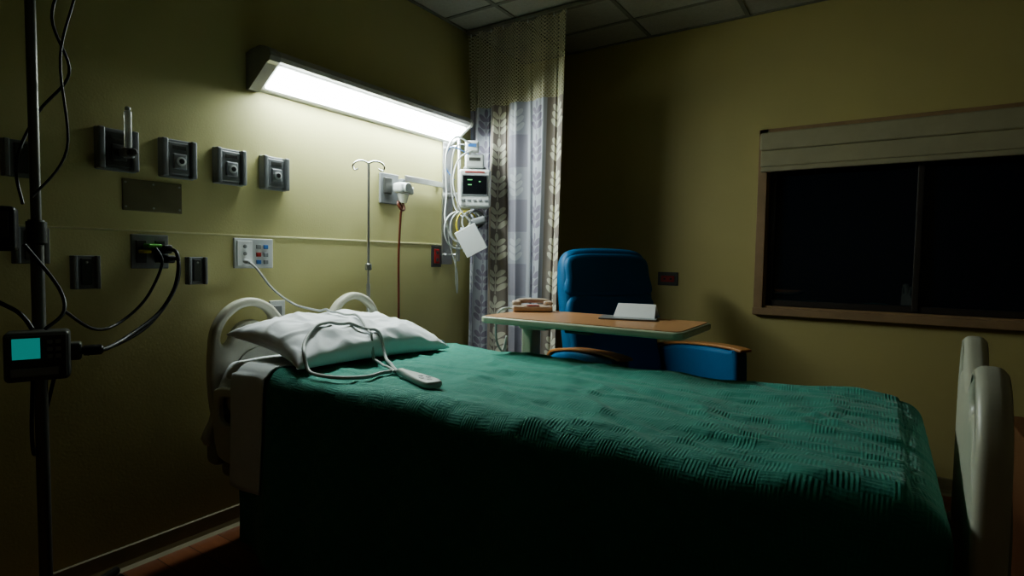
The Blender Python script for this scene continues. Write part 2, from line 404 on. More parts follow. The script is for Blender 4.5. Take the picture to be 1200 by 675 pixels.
g = grp('blank_wall_plate', (0, -2.625, 1.418))
box('plate', (0.004, 0, 0), (0.008, 0.21, 0.118), mat('plate_bronze', (0.26, 0.24, 0.16), 0.4, 0.3), g, 0.003)
for yy in (-0.095, 0, 0.095):
    for zz in (-0.045, 0.045): cyl('screw', (0.007, yy, zz), (0.010, yy, zz), 0.004, m_metal, g, 12)

g = grp('wall_power_outlet', (0, -2.64, 1.207))
box('plate', (0.005, 0, 0), (0.01, 0.132, 0.13), m_mdplas, g, 0.004)
for yy in (-0.033, 0.033):
    box('receptacle', (0.012, yy, 0), (0.008, 0.036, 0.085), m_dkplas, g, 0.003)
box('plug_green', (0.04, -0.005, 0.02), (0.05, 0.05, 0.018), m_green, g, 0.006)
box('plug_yellow', (0.035, -0.03, 0.0), (0.045, 0.03, 0.014), m_yell, g, 0.005)
box('plug_black', (0.045, 0.035, 0.01), (0.06, 0.035, 0.034), m_black, g, 0.008)
box('plug_black_2', (0.05, 0.04, -0.028), (0.07, 0.035, 0.03), m_black, g, 0.008)

def bracket(y, z, w_, h_):
    g = grp('equipment_wall_bracket', (0, y, z))
    box('plate', (0.005, 0, 0), (0.01, w_, h_), m_mdplas, g, 0.003)
    box('rail_a', (0.016, -w_*0.38, 0), (0.02, w_*0.14, h_), m_mdplas, g, 0.003)
    box('rail_b', (0.016, w_*0.38, 0), (0.02, w_*0.14, h_), m_mdplas, g, 0.003)
    box('slot', (0.012, 0, h_*0.02), (0.012, w_*0.35, h_*0.8), m_dkplas, g, 0.003)
    cyl('screw', (0.017, 0, h_*0.3), (0.021, 0, h_*0.3), 0.004, m_metal, g, 12)
bracket(-2.85, 1.13, 0.09, 0.118)
bracket(-2.468, 1.132, 0.085, 0.112)
bracket(-3.02, 1.50, 0.10, 0.12)
bracket(-3.00, 1.22, 0.10, 0.12)

g = grp('nurse_call_panel', (0, -2.217, 1.207))
box('plate', (0.006, 0, 0), (0.012, 0.185, 0.132), m_ltplas, g, 0.004)
box('jack_panel', (0.013, -0.045, 0), (0.004, 0.07, 0.11), m_pap, g, 0.002)
for zz in (0.03, -0.002): cyl('jack', (0.014, -0.045, zz), (0.018, -0.045, zz), 0.008, m_mdplas, g, 16)
for i, (yy, zz) in enumerate(((0.02, 0.03), (0.055, 0.03), (0.02, -0.005), (0.055, -0.005), (0.02, -0.038), (0.055, -0.038))):
    box('button_%d' % i, (0.015, yy, zz), (0.006, 0.022, 0.018), (m_mdplas, m_blueb, m_red, m_mdplas, m_blueb, m_mdplas)[i], g, 0.002)
cyl('call_plug', (0.012, -0.045, -0.035), (0.05, -0.045, -0.04), 0.010, m_ltplas, g, bev=0.003)

g = grp('emergency_power_outlet', (0, -0.99, 1.21))
box('plate', (0.004, 0, 0), (0.008, 0.09, 0.135), m_dkplas, g, 0.003)
box('receptacle', (0.010, 0, 0), (0.008, 0.045, 0.09), m_red, g, 0.003)
for zz in (0.022, -0.022): box('socket_face', (0.0145, 0, zz), (0.003, 0.02, 0.02), m_dkplas, g, 0.001)
g = grp('emergency_power_outlet', (1.165, 0, 1.085))
box('plate', (0, -0.004, 0), (0.135, 0.008, 0.088), m_dkplas, g, 0.003)
box('receptacle', (0, -0.010, 0), (0.09, 0.008, 0.042), mat('dull_red', (0.30, 0.02, 0.015), 0.4), g, 0.003)
for xx in (-0.02, 0.022): box('socket_face', (xx, -0.015, 0), (0.012, 0.004, 0.012), m_black, g, 0.001)
g = grp('low_wall_socket', (0, -2.10, 0.93))
box('plate', (0.004, 0, 0), (0.008, 0.08, 0.12), m_ltplas, g, 0.003)
box('receptacle', (0.010, 0, 0), (0.006, 0.04, 0.07), m_mdplas, g, 0.002)

# ------------------------------------------------------------------ suction set + rail
g = grp('wall_suction_regulator', (0, -1.39, 1.58))
box('back_plate', (0.008, -0.01, 0.005), (0.016, 0.14, 0.17), m_mdplas, g, 0.005)
box('inner_plate', (0.02, -0.03, 0.02), (0.012, 0.06, 0.09), m_dkplas, g, 0.004)
box('regulator_body', (0.07, 0.03, 0.01), (0.08, 0.085, 0.06), m_ltplas, g, 0.02)
cyl('gauge', (0.11, 0.03, 0.01), (0.125, 0.03, 0.01), 0.028, m_ltplas, g, bev=0.003)
cyl('gauge_face', (0.124, 0.03, 0.01), (0.1265, 0.03, 0.01), 0.022, m_pap, g)
box('selector_knob', (0.075, 0.085, 0.0), (0.045, 0.04, 0.045), m_ltplas, g, 0.012)
cyl('bowl', (0.075, 0.035, -0.075), (0.075, 0.035, -0.02), 0.020, m_clear, g, r2=0.036, bev=0.003)
cyl('top_cap', (0.07, 0.03, 0.04), (0.07, 0.03, 0.06), 0.02, m_mdplas, g, bev=0.003)
hose = [(0.075, 0.035, -0.075), (0.09, 0.03, -0.11), (0.10, -0.005, -0.115), (0.09, -0.02, -0.085), (0.075, 0.0, -0.07), (0.07, 0.03, -0.10), (0.06, 0.03, -0.16), (0.055, 0.022, -0.4), (0.055, 0.025, -0.7), (0.05, 0.02, -0.9)]
tube('suction_hose', hose, 0.0065, m_hose, g)
g = grp('wall_equipment_rail', (0, -1.12, 1.655))
box('rail', (0.034, 0, 0), (0.012, 0.36, 0.035), m_metal, g, 0.003)
for yy in (-0.13, 0.13): box('standoff', (0.014, yy, 0), (0.028, 0.03, 0.02), m_dkplas, g, 0.002)

# ------------------------------------------------------------------ privacy curtain and track
tr = grp('curtain_track', (0, -0.717, H-0.02))
box('rail', (2.0, 0, 0.0), (3.96, 0.03, 0.024), m_track, tr, 0.003)
NF = 5.0
def curt_xy(u, zf):
    X = 0.03+0.73*u+0.010*math.sin(9*u+3*zf)
    amp = 0.028+0.014*zf
    ph = 2*math.pi*NF*u+0.5*math.sin(2.3*zf+4*u)+0.8*math.sin(5*u)
    X += 0.012*math.sin(2*ph)*(0.6+zf*0.4)
    Y = -0.717+amp*math.sin(ph)*(0.8+0.2*math.sin(5*u+1))+0.006*math.sin(3*ph+zf*3)
    return X, Y
ZT, ZB, ZH = 2.655, 0.28, 2.17
arc = [0.0]; px_ = curt_xy(0, 0.3)
NU = 380
for i in range(1, NU):
    q = curt_xy(i/(NU-1), 0.3); arc.append(arc[-1]+math.hypot(q[0]-px_[0], q[1]-px_[1])); px_ = q
def cfn(a, b):
    z = ZT+(ZB-ZT)*b
    X, Y = curt_xy(a, b); return (X, Y, z)
cur = grid_mesh('privacy_curtain', NU, 60, cfn, m_curt, lambda a, b: (arc[round(a*(NU-1))], (ZT+(ZB-ZT)*b)-ZH))
hk = grp('curtain_hooks', (0, -0.717, H-0.04))
for k in range(9):
    xk = 0.03+0.73*k/8+0.02*(k == 0)-0.01*(k == 8)
    cyl('carrier_%d' % k, (xk, 0, -0.012), (xk, 0, 0.012), 0.004, m_ltplas, hk, 10)

# ------------------------------------------------------------------ vital signs monitor on wall mount
g = grp('vital_signs_monitor', (0.21, -0.87, 1.63), math.radians(-52))
box('case', (0, 0, 0), (0.11, 0.20, 0.235), m_ltplas, g, 0.018)
box('bezel', (0.056, 0.0, 0.018), (0.008, 0.16, 0.13), m_mdplas, g, 0.003)
box('screen', (0.0605, 0.0, 0.02), (0.004, 0.145, 0.112), m_screen, g, 0.001)
for i, (yy, zz, ww) in enumerate(((-0.03, 0.05, 0.05), (-0.03, 0.02, 0.04), (0.03, 0.04, 0.02))):
    box('readout_%d' % i, (0.063, yy, zz), (0.001, ww*0.6, 0.006), m_seg, g, 0)
for i in range(5): box('key_%d' % i, (0.057, -0.07+0.035*i, -0.075), (0.006, 0.022, 0.014), m_mdplas, g, 0.003)
box('warning_strip', (0.057, 0, 0.098), (0.004, 0.12, 0.008), m_red, g, 0.001)
box('handle', (-0.01, 0, 0.13), (0.03, 0.14, 0.02), m_mdplas, g, 0.008)
Ri = Matrix.Rotation(math.radians(52), 4, 'Z')
def loc_of(wx, wy, wz): return tuple(Ri @ Vector((wx-0.21, wy+0.85, wz-1.63)))
cyl('mount_arm', loc_of(0.01, -0.86, 1.60), loc_of(0.18, -0.85, 1.60), 0.018, m_metal, g)
cyl('mount_pole', loc_of(0.10, -0.87, 1.18), loc_of(0.10, -0.87, 1.95), 0.011, m_metal, g)
cyl('mount_foot', loc_of(0.0, -0.87, 1.22), loc_of(0.10, -0.87, 1.22), 0.010, m_metal, g)
cyl('mount_top', loc_of(0.0, -0.87, 1.90), loc_of(0.10, -0.87, 1.90), 0.010, m_metal, g)
box('wall_plate', loc_of(0.006, -0.87, 1.56), (0.012, 0.10, 0.8), m_metal, g, 0.003, rot=(0, 0, math.radians(52)))
box('printer_module', loc_of(0.20, -0.84, 1.80), (0.10, 0.12, 0.085), m_ltplas, g, 0.015)
box('printer_slot', tuple(Vector(loc_of(0.20, -0.84, 1.81))+Vector((0.051, 0, 0))), (0.004, 0.07, 0.02), m_dkplas, g, 0.001)
box('thermometer_dock', loc_of(0.21, -0.88, 1.885), (0.07, 0.085, 0.07), m_ltplas, g, 0.014)
box('dock_slot', tuple(Vector(loc_of(0.21, -0.88, 1.89))+Vector((0.036, 0, 0))), (0.004, 0.05, 0.02), m_blueb, g, 0.001)
def wtube(nm, pts, r, m_, par=g): return tube(nm, [loc_of(*p) for p in pts], r, m_, par)
wtube('tubing_a', [(0.22, -0.92, 1.90), (0.17, -0.99, 1.93), (0.12, -1.02, 1.82), (0.11, -1.0, 1.6), (0.12, -1.02, 1.42), (0.17, -0.97, 1.30), (0.22, -0.9, 1.36)], 0.006, m_ltplas)
wtube('tubing_b', [(0.24, -0.86, 1.88), (0.16, -0.97, 1.88), (0.13, -0.98, 1.70), (0.14, -0.96, 1.52), (0.2, -0.95, 1.45)], 0.005, m_cord)
wtube('tubing_c', [(0.23, -0.90, 1.86), (0.19, -0.98, 1.80), (0.17, -1.01, 1.66), (0.20, -0.98, 1.50), (0.24, -0.93, 1.42), (0.20, -0.96, 1.36)], 0.005, m_ltplas)
wtube('tubing_blue', [(0.2, -0.9, 1.84), (0.14, -1.0, 1.87), (0.10, -1.0, 1.76), (0.13, -0.95, 1.68)], 0.004, m_blueb)
wtube('tubing_down', [(0.12, -1.00, 1.45), (0.11, -0.97, 1.30), (0.14, -0.93, 1.12), (0.12, -0.90, 0.98), (0.13, -0.93, 1.10), (0.16, -0.96, 1.28)], 0.004, m_cord)
for k in range(5):
    cy, cz, rr = -0.95+0.02*k, 1.37+0.018*k, 0.09-0.012*k
    pts = [(0.16+0.02*k+0.03*math.cos(t*math.pi/5), cy+rr*math.cos(t*math.pi/5), cz+rr*1.25*math.sin(t*math.pi/5)) for t in range(10)]
    tube('cable_coil_%d' % k, [loc_of(*p) for p in pts], 0.0055, (m_ltplas, m_cord, m_yell, m_ltplas, m_dkplas)[k], g, closed=True)
box('bp_cuff', loc_of(0.25, -0.86, 1.43), (0.05, 0.10, 0.05), m_mdplas, g, 0.018, rot=(0.3, 0, 0))
box('hanging_paper_1', loc_of(0.24, -0.92, 1.31), (0.012, 0.14, 0.17), m_pap, g, 0.003, rot=(0.5, 0.1, 0))
box('hanging_paper_2', loc_of(0.22, -0.90, 1.32), (0.012, 0.11, 0.15), mat('bag_bluish', (0.62, 0.70, 0.78), 0.3), g, 0.003, rot=(0.15, 0, 0.2))

# ------------------------------------------------------------------ hospital bed
BX0, BX1, BY = 0.16, 2.49, -2.04
bed = grp('hospital_bed', (1.3, BY, 0))
def BL(x, y, z): return (x-1.3, y-BY, z)
def board_outline(zb, dip=0.875, top=1.018):
    half = [(0.0, dip), (0.07, dip+0.01), (0.13, (dip+top)/2-0.015), (0.18, top-0.033), (0.25, top), (0.32, top-0.003), (0.39, top-0.043), (0.438, top-0.118), (0.452, 0.80), (0.452, 0.68), (0.44, 0.56), (0.41, zb)]
    pts = half+[(-a, b) for a, b in reversed(half[1:])]
    return c2(pts, 5)
def hole(sg):
    h = [(0.185, 0.925), (0.215, 0.965), (0.27, 0.985), (0.33, 0.972), (0.385, 0.925), (0.408, 0.865), (0.40, 0.835), (0.375, 0.845), (0.355, 0.885), (0.32, 0.918), (0.265, 0.928), (0.215, 0.905)]
    return c2([(sg*a, b) for a, b in h], 4)
profile('headboard', [board_outline(0.42), hole(1), hole(-1)], 0.045, 0.014, YZ, BL(0.135, BY, 0), m_board, bed)
FR = Matrix.Rotation(math.radians(-3.6), 4, 'Z')
profile('footboard', [board_outline(0.36, 0.93, 1.012), hole(1), hole(-1)], 0.05, 0.018, YZ, BL(2.545, BY, 0), m_board, bed, xf=FR)
profile('headboard_panel', [c2([(-0.30, 0.50), (-0.36, 0.66), (-0.30, 0.80), (0, 0.83), (0.30, 0.80), (0.36, 0.66), (0.30, 0.50), (0, 0.48)])], 0.012, 0.004, YZ, BL(0.160, BY, 0), m_boardd, bed)
profile('footboard_panel', [c2([(-0.30, 0.46), (-0.36, 0.64), (-0.30, 0.80), (0, 0.83), (0.30, 0.80), (0.36, 0.64), (0.30, 0.46), (0, 0.44)])], 0.012, 0.004, YZ, BL(2.576, BY, 0), m_boardd, bed, xf=FR)
for sx_, nm in ((0.135, 'head'), (2.545, 'foot')):
    for sy in (-1, 1):
        box('%s_bumper_%d' % (nm, sy), BL(sx_+(0.0 if nm == 'head' else 0.028*sy), BY+sy*0.40, 0.42), (0.085, 0.10, 0.14), m_boardd, bed, 0.03)
box('foot_shroud', BL(2.555, BY, 0.33), (0.08, 0.80, 0.16), m_board, bed, 0.03)
box('head_shroud', BL(0.145, BY, 0.36), (0.06, 0.80, 0.14), m_boardd, bed, 0.03)
box('mattress', BL(1.325, BY, 0.665), (2.28, 0.86, 0.20), m_matt, bed, 0.05, seg=5)
box('deck', BL(1.325, BY, 0.53), (2.30, 0.84, 0.06), m_frame, bed, 0.01)
for sy in (-1, 1):
    box('frame_rail_%d' % sy, BL(1.32, BY+sy*0.36, 0.46), (2.34, 0.05, 0.08), m_frame, bed, 0.01)
    box('base_rail_%d' % sy, BL(1.32, BY+sy*0.32, 0.20), (1.95, 0.06, 0.07), m_boardd, bed, 0.015)
    ro = [(0.185, 0.64), (0.20, 0.675), (0.30, 0.69), (0.60, 0.69), (0.80, 0.68), (0.86, 0.64), (0.84, 0.50), (0.78, 0.415), (0.50, 0.395), (0.25, 0.40), (0.195, 0.45), (0.18, 0.55)]
    rh = [(0.225, 0.625), (0.26, 0.65), (0.45, 0.655), (0.70, 0.65), (0.78, 0.62), (0.76, 0.56), (0.60, 0.545), (0.35, 0.545), (0.24, 0.55), (0.22, 0.59)]
    profile('head_side_rail_%d' % sy, [c2(ro), c2(rh)], 0.026, 0.008, XZ, BL(0, BY+sy*0.449, 0), m_board, bed)
    profile('foot_side_rail_%d' % sy, [c2([(a+1.05, b-0.03) for a, b in ro]), c2([(a+1.05, b-0.03) for a, b in rh])], 0.026, 0.008, XZ, BL(0, BY+sy*0.449, 0), m_board, bed)
    box('rail_hinge_%d' % sy, BL(0.40, BY+sy*0.425, 0.44), (0.12, 0.03, 0.10), m_boardd, bed, 0.01)
    for xx in (0.40, 2.24):
        cyl('caster_stem', BL(xx, BY+sy*0.34, 0.10), BL(xx, BY+sy*0.34, 0.22), 0.018, m_metal, bed)
        cyl('caster_wheel', BL(xx, BY+sy*0.34-0.02, 0.065), BL(xx, BY+sy*0.34+0.02, 0.065), 0.065, m_black, bed, bev=0.008)
        cyl('caster_hub', BL(xx, BY+sy*0.34-0.024, 0.065), BL(xx, BY+sy*0.34+0.024, 0.065), 0.03, m_mdplas, bed)
for xx in (0.55, 2.05):
    box('lift_arm_%d' % int(xx*10), BL(xx, BY, 0.33), (0.08, 0.5, 0.05), m_frame, bed, 0.01)
    for sy in (-1, 1): cyl('lift_link', BL(xx+0.1, BY+sy*0.28, 0.22), BL(xx-0.08, BY+sy*0.30, 0.46), 0.02, m_frame, bed)
cyl('iv_rod', BL(0.125, -1.655, 0.50), BL(0.125, -1.655, 1.68), 0.0065, m_metal, bed)
cyl('iv_rod_sleeve', BL(0.125, -1.655, 0.80), BL(0.125, -1.655, 1.06), 0.010, m_metal, bed)
cyl('iv_rod_collar', BL(0.125, -1.655, 1.13), BL(0.125, -1.655, 1.165), 0.017, m_metal, bed, bev=0.003)
hk1 = [(0, 0, 0), (0.018, 0.022, 0.012), (0.042, 0.045, 0.006), (0.056, 0.056, -0.016), (0.048, 0.05, -0.036), (0.032, 0.04, -0.028)]
for sgn in (1, -1):
    tube('iv_hook_%d' % sgn, [BL(0.125+sgn*a, -1.655+sgn*b, 1.68+c) for a, b, c in hk1], 0.005, m_chrome, bed)

# ---- blanket
zt = 0.782; hy = 0.478; rr = 0.055
path = []
for k in range(26): t = k/26; path.append((-hy-0.012*(1-t), 0.13+(zt-rr-0.13)*t))
for k in range(9): a = math.pi-(math.pi/2)*k/8; path.append((-hy+rr+rr*math.cos(a), zt-rr+rr*math.sin(a)))
for k in range(1, 110): t = k/110; path.append((-hy+rr+(2*hy-2*rr)*t, zt))
for k in range(9): a = math.pi/2-(math.pi/2)*k/8; path.append((hy-rr+rr*math.cos(a), zt-rr+rr*math.sin(a)))
for k in range(1, 22): t = k/21; path.append((hy+0.012*t, zt-rr-(zt-rr-0.22)*t))
al = [0.0]
for i in range(1, len(path)): al.append(al[-1]+math.hypot(path[i][0]-path[i-1][0], path[i][1]-path[i-1][1]))
NB = len(path); NX = 320
X0, XE, RE = 0.40, 2.468, 0.06
LT = (XE-RE-X0); LA = LT+math.pi/2*RE; LD = LA+0.30
def blk(a, b):
    j = round(b*(NB-1)); y, z = path[j]; s = a*LD
    below = max(0.0, zt-z)
    if s <= LT: X = X0+s; drop = 0
    elif s <= LA: th = (s-LT)/RE; X = XE-RE+RE*math.sin(th); drop = RE*(1-math.cos(th))
    else: X = XE; drop = RE+(s-LA)
    if drop > 0:
        z = min(z, zt-drop) if z > 0.45 else z
        z = max(z, 0.42) if below < 0.3 else z
    if X > XE-0.10:
        t = (X-(XE-0.10))/0.10
        y *= 1-0.05*t*t
    top = max(0.0, 1-below/0.05)
    nz = 0.010*noise.noise(Vector((X*2.2, y*3.0, 0)))+0.010*noise.noise(Vector((X*1.5+5, y*9, 3)))
    rg = 1-abs(noise.noise(Vector((X*2.6+y*2, y*5-X*1.5, 7))))*3.0
    rg2 = 1-abs(noise.noise(Vector((X*1.8-y*2+4, y*11+X*1.2, 2))))*3.0
    rg3 = 1-abs(noise.noise(Vector((X*4.0+y*3+1, y*7+X*3, 11))))*3.0
    nz += 0.013*max(0, rg-0.4)+0.010*max(0, rg2-0.35)+0.006*max(0, rg3-0.4)
    nz += 0.012*math.exp(-((X-2.3)/0.14)**2)
    nz += 0.012*math.exp(-((y+0.25+0.5*(X-2.1))/0.03)**2)*math.exp(-((X-2.1)/0.3)**2)
    z += nz*max(0.25, top)*(1 if drop == 0 else 0.3)
    if below > 0.03 and drop < 0.05:
        sg = -1 if y < 0 else 1
        d = min(1, (below-0.03)/0.5)
        y += sg*(0.022*d*(math.sin(X*9.0+1.3*math.sin(X*3))+0.5*math.sin(X*19+2))+0.014*d+0.006*noise.noise(Vector((X*5, z*4, 1))))
        if j < 4: z += 0.012*math.sin(X*7)
    return (X, BY+y, z)
blanket = grid_mesh('blanket', NX, NB, blk, m_blank, lambda a, b: (a*LD, al[round(b*(NB-1))]))
md = blanket.modifiers.new('solid', 'SOLIDIFY'); md.thickness = 0.004; md.offset = 1

off = 0.010
def shf(a, b):
    j0, j1 = 10, NB-8
    fj = j0+b*(j1-j0); j = int(fj); t = fj-j; j2 = min(j+1, NB-1)
    y = path[j][0]*(1-t)+path[j2][0]*t; z = path[j][1]*(1-t)+path[j2][1]*t
    sg = -1 if y < 0 else 1
    below = max(0, zt-z)
    X = 0.385+0.185*a+0.010*math.sin(6*b+2)+0.02*min(1, below/0.3)*(0.4-a*0.5)
    yo = y*(1+off/0.47)
    if below > 0.03: yo += sg*(0.010+0.016*min(1, below/0.4)+0.006*math.sin(X*26+z*5))
    return (X, BY+yo, z+(off+0.008)*(1 if below < 0.04 else 0.3)+0.004*math.sin(y*22+X*8)*(1 if below < .03 else 0))
grid_mesh('turned_down_sheet', 26, 190, shf, m_sheet, solid=0.004)
def fsh(a, b):
    y = -0.445+0.89*b; X = 0.172+0.27*a
    e = max(0, abs(y)-0.38)/0.065
    z = 0.776-0.10*e*e+0.008*noise.noise(Vector((X*8, y*6, 2)))
    ex = max(0, 0.205-X)/0.035
    z -= 0.05*ex*ex
    return (X, BY+y, z)
grid_mesh('fitted_sheet', 24, 60, fsh, m_sheet, solid=0.004)

# ---- pillow
def pillow(name, c, sx, sy, th, rot, seed):
    n = 80
    bm = bmesh.new()
    def pt(u, v, top):
        k = (max(0, 1-abs(u)**2.4))**0.5*(max(0, 1-abs(v)**2.6))**0.5
        pin = 1-0.10*(1-abs(u)**2)*abs(v)**3
        pinv = 1-0.10*(1-abs(v)**2)*abs(u)**3
        x = u*sx/2*pinv; y = v*sy/2*pin
        q = Vector((u*1.7+seed, v*2.2, seed))
        wr = 0.022*noise.noise(q)*k+0.010*noise.noise(q*2.6)*k**0.5
        ridge = 0.013*max(0, 0.75-abs(noise.noise(Vector((u*2.0+v*1.2+seed, v*3.2-u, 9))))*3)*k**0.4
        droop = -0.022*(abs(u)*abs(v))**2.0
        z = (th/2*(k**0.8)+wr+ridge) if top else -(th/2*0.72*(k**0.8))
        return (x, y, z+droop)
    vt = {}
    for i in range(n+1):
        for j in range(n+1):
            u, v = -1+2*i/n, -1+2*j/n
            vt[(i, j, 1)] = bm.verts.new(pt(u, v, True))
            edge = i in (0, n) or j in (0, n)
            vt[(i, j, 0)] = vt[(i, j, 1)] if edge else bm.verts.new(pt(u, v, False))
    for i in range(n):
        for j in range(n):
            bm.faces.new([vt[(i, j, 1)], vt[(i+1, j, 1)], vt[(i+1, j+1, 1)], vt[(i, j+1, 1)]])
            q = [vt[(i, j, 0)], vt[(i, j+1, 0)], vt[(i+1, j+1, 0)], vt[(i+1, j, 0)]]
            try: bm.faces.new(q)
            except Exception: pass
    bm.transform(Matrix.Translation(c) @ Euler(rot).to_matrix().to_4x4())
    me = bpy.data.meshes.new(name); bm.to_mesh(me); bm.free()
    return finish(me, name, m_pillow, wn=False)
pil = pillow('pillow', (0.475, -2.095, 0.862), 0.51, 0.75, 0.160, (math.radians(-1), math.radians(8), math.radians(-4)), 3.3)

bpy.context.view_layer.update()
dg = bpy.context.evaluated_depsgraph_get()
trees = [BVHTree.FromObject(o, dg) for o in (pil, blanket)]
def topz(x, y, dflt=0.79):
    z = dflt
    for t in trees:
        h = t.ray_cast(Vector((x, y, 2)), Vector((0, 0, -1)))
        if h[0]: z = max(z, h[0].z)
    return z

# ---- nurse call handset with cable
hs = grp('nurse_call_handset', (0, 0, 0))
p0 = Vector((0.99, -2.295)); p1 = Vector((1.24, -2.385))
d2 = (p1-p0); ang = math.atan2(d2.y, d2.x)
zc = max(topz(p0.x, p0.y), topz(p1.x, p1.y))+0.014
hout = c2([(-0.125, 0.010), (-0.09, 0.014), (-0.04, 0.022), (0.03, 0.030), (0.09, 0.032), (0.122, 0.024), (0.13, 0.0), (0.122, -0.024), (0.09, -0.032), (0.03, -0.030), (-0.04, -0.022), (-0.09, -0.014), (-0.125, -0.010)])
mid = (p0+p1)/2
RZ = Matrix.Rotation(ang, 4, 'Z')
profile('shell', [hout], 0.022, 0.009, XY, (mid.x, mid.y, zc), m_cord, hs, xf=RZ)
for i, (a, b, mm) in enumerate(((0.085, 0.0, m_mdplas), (0.055, 0.012, m_mdplas), (0.055, -0.012, m_mdplas), (0.025, 0.0, m_mdplas))):
    q = RZ @ Vector((a, b, 0)); box('button_%d' % i, (mid.x+q.x, mid.y+q.y, zc+0.011), (0.016, 0.012, 0.003), mm, hs, 0.001, rot=(0, 0, ang))
xy = [(0.975, -2.29), (0.92, -2.25), (0.80, -2.16), (0.68, -2.10), (0.60, -2.18), (0.585, -2.30), (0.63, -2.405), (0.72, -2.46), (0.86, -2.46), (0.94, -2.39), (0.955, -2.30)]
fine = crom([(a, b, 0) for a, b in xy], 6)
zz = [topz(v.x, v.y) for v in fine]
for _ in range(3): zz = [max(zz[i], (zz[max(i-1, 0)]+zz[i]+zz[min(i+1, len(zz)-1)])/3) for i in range(len(zz))]
cab = [(v.x, v.y, q+0.010) for v, q in zip(fine, zz)]
cab[0] = (0.99, -2.295, zc)
tube('cable_loop', cab, 0.0065, m_cord, hs, smooth=2)
lead = [(0.05, -2.262, 1.167), (0.085, -2.25, 1.14), (0.11, -2.19, 1.05), (0.15, -2.12, 0.985), (0.22, -2.09, 0.965)]
f2 = crom([(0.30, -2.09, 0), (0.42, -2.08, 0), (0.55, -2.09, 0), (0.66, -2.13, 0), (0.78, -2.19, 0), (0.90, -2.26, 0), (0.97, -2.30, 0)], 5)
lead += [(v.x, v.y, topz(v.x, v.y)+0.012) for v in f2]
tube('cable_lead', lead, 0.005, m_cord, hs, smooth=4)

# ------------------------------------------------------------------ overbed table
tb = grp('overbed_table', (1.325, -1.48, 0), math.radians(0.5))
TW, TD, TZ = 0.89, 0.44, 0.95
def rrect(w_, d_, r, n=8):
    o = []
    for cx, cy, a0_ in ((w_/2-r, d_/2-r, 0), (-w_/2+r, d_/2-r, 90), (-w_/2+r, -d_/2+r, 180), (w_/2-r, -d_/2+r, 270)):
        for k in range(n+1):
            a = math.radians(a0_+90*k/n); o.append((cx+r*math.cos(a), cy+r*math.sin(a)))
    return o
profile('top_edge', [rrect(TW, TD, 0.035)], 0.028, 0.008, XY, (0, 0, TZ-0.017), m_tedge, tb)
profile('top_surface', [rrect(TW-0.025, TD-0.025, 0.028)], 0.006, 0.001, XY, (0, 0, TZ-0.003), m_ttop, tb)
box('under_channel', (-0.16, 0.10, TZ-0.05), (0.46, 0.10, 0.035), m_boardd, tb, 0.006)
box('column', (-0.385, 0.13, 0.51), (0.06, 0.09, 0.82), m_tedge, tb, 0.012)
box('column_sleeve', (-0.385, 0.13, 0.30), (0.075, 0.105, 0.42), m_ltplas, tb, 0.012)
box('column_head', (-0.34, 0.12, TZ-0.06), (0.15, 0.12, 0.045), m_tedge, tb, 0.01)
for yy in (-0.11, 0.20): box('base_leg_%d' % (yy > 0), (-0.06, yy, 0.07), (0.70, 0.045, 0.035), m_boardd, tb, 0.012)
box('base_cross', (-0.385, 0.05, 0.08), (0.06, 0.36, 0.05), m_boardd, tb, 0.012)
for xx in (-0.38, 0.26):
    for yy in (-0.11, 0.20): cyl('caster', (xx, yy-0.012, 0.027), (xx, yy+0.012, 0.027), 0.027, m_black, tb, bev=0.004)
box('release_lever', (0.02, -0.17, TZ-0.04), (0.12, 0.03, 0.012), m_dkplas, tb, 0.004)

ph = grp('desk_phone', (0.955, -1.375, TZ), math.radians(35))
box('base', (0, 0, 0.016), (0.19, 0.10, 0.03), m_phone, ph, 0.010)
tube('handset_grip', [(-0.075, 0, 0.046), (-0.04, 0, 0.052), (0.04, 0, 0.052), (0.075, 0, 0.046)], 0.012, m_phone, ph)
box('earpiece', (-0.075, 0, 0.040), (0.045, 0.05, 0.024), m_phone, ph, 0.011)
box('mouthpiece', (0.075, 0, 0.040), (0.045, 0.05, 0.024), m_phone, ph, 0.011)
box('keypad', (0, -0.035, 0.032), (0.06, 0.024, 0.003), m_red, ph, 0.001)
tube('cord', [(-0.09, -0.01, 0.015), (-0.14, -0.01, 0.012), (-0.17, 0.0, -0.03), (-0.17, 0.02, -0.14), (-0.14, 0.05, -0.20), (-0.12, 0.06, -0.13), (-0.125, 0.07, -0.22), (-0.10, 0.10, -0.45)], 0.005, m_cord, ph)

pc = grp('folded_card', (1.46, -1.33, TZ), math.radians(8))
def quad(nm, vs, m_, par, th=0.002):
    me = bpy.data.meshes.new(nm); me.from_pydata(vs, [], [tuple(range(len(vs)))])
    ob = finish(me, nm, m_, par, smooth=False); s_ = ob.modifiers.new('s', 'SOLIDIFY'); s_.thickness = th; return ob
quad('front_leaf', [(-0.09, -0.05, 0.002), (0.09, -0.05, 0.002), (0.085, 0.0, 0.062), (-0.08, 0.0, 0.062)], m_pap, pc)
quad('back_leaf', [(-0.09, 0.07, 0.002), (0.09, 0.07, 0.002), (0.085, 0.0, 0.062), (-0.08, 0.0, 0.062)], m_pap, pc)
box('booklet', (-0.02, -0.05, 0.004), (0.24, 0.14, 0.006), m_mdplas, pc, 0.001, rot=(0, 0, 0.15))

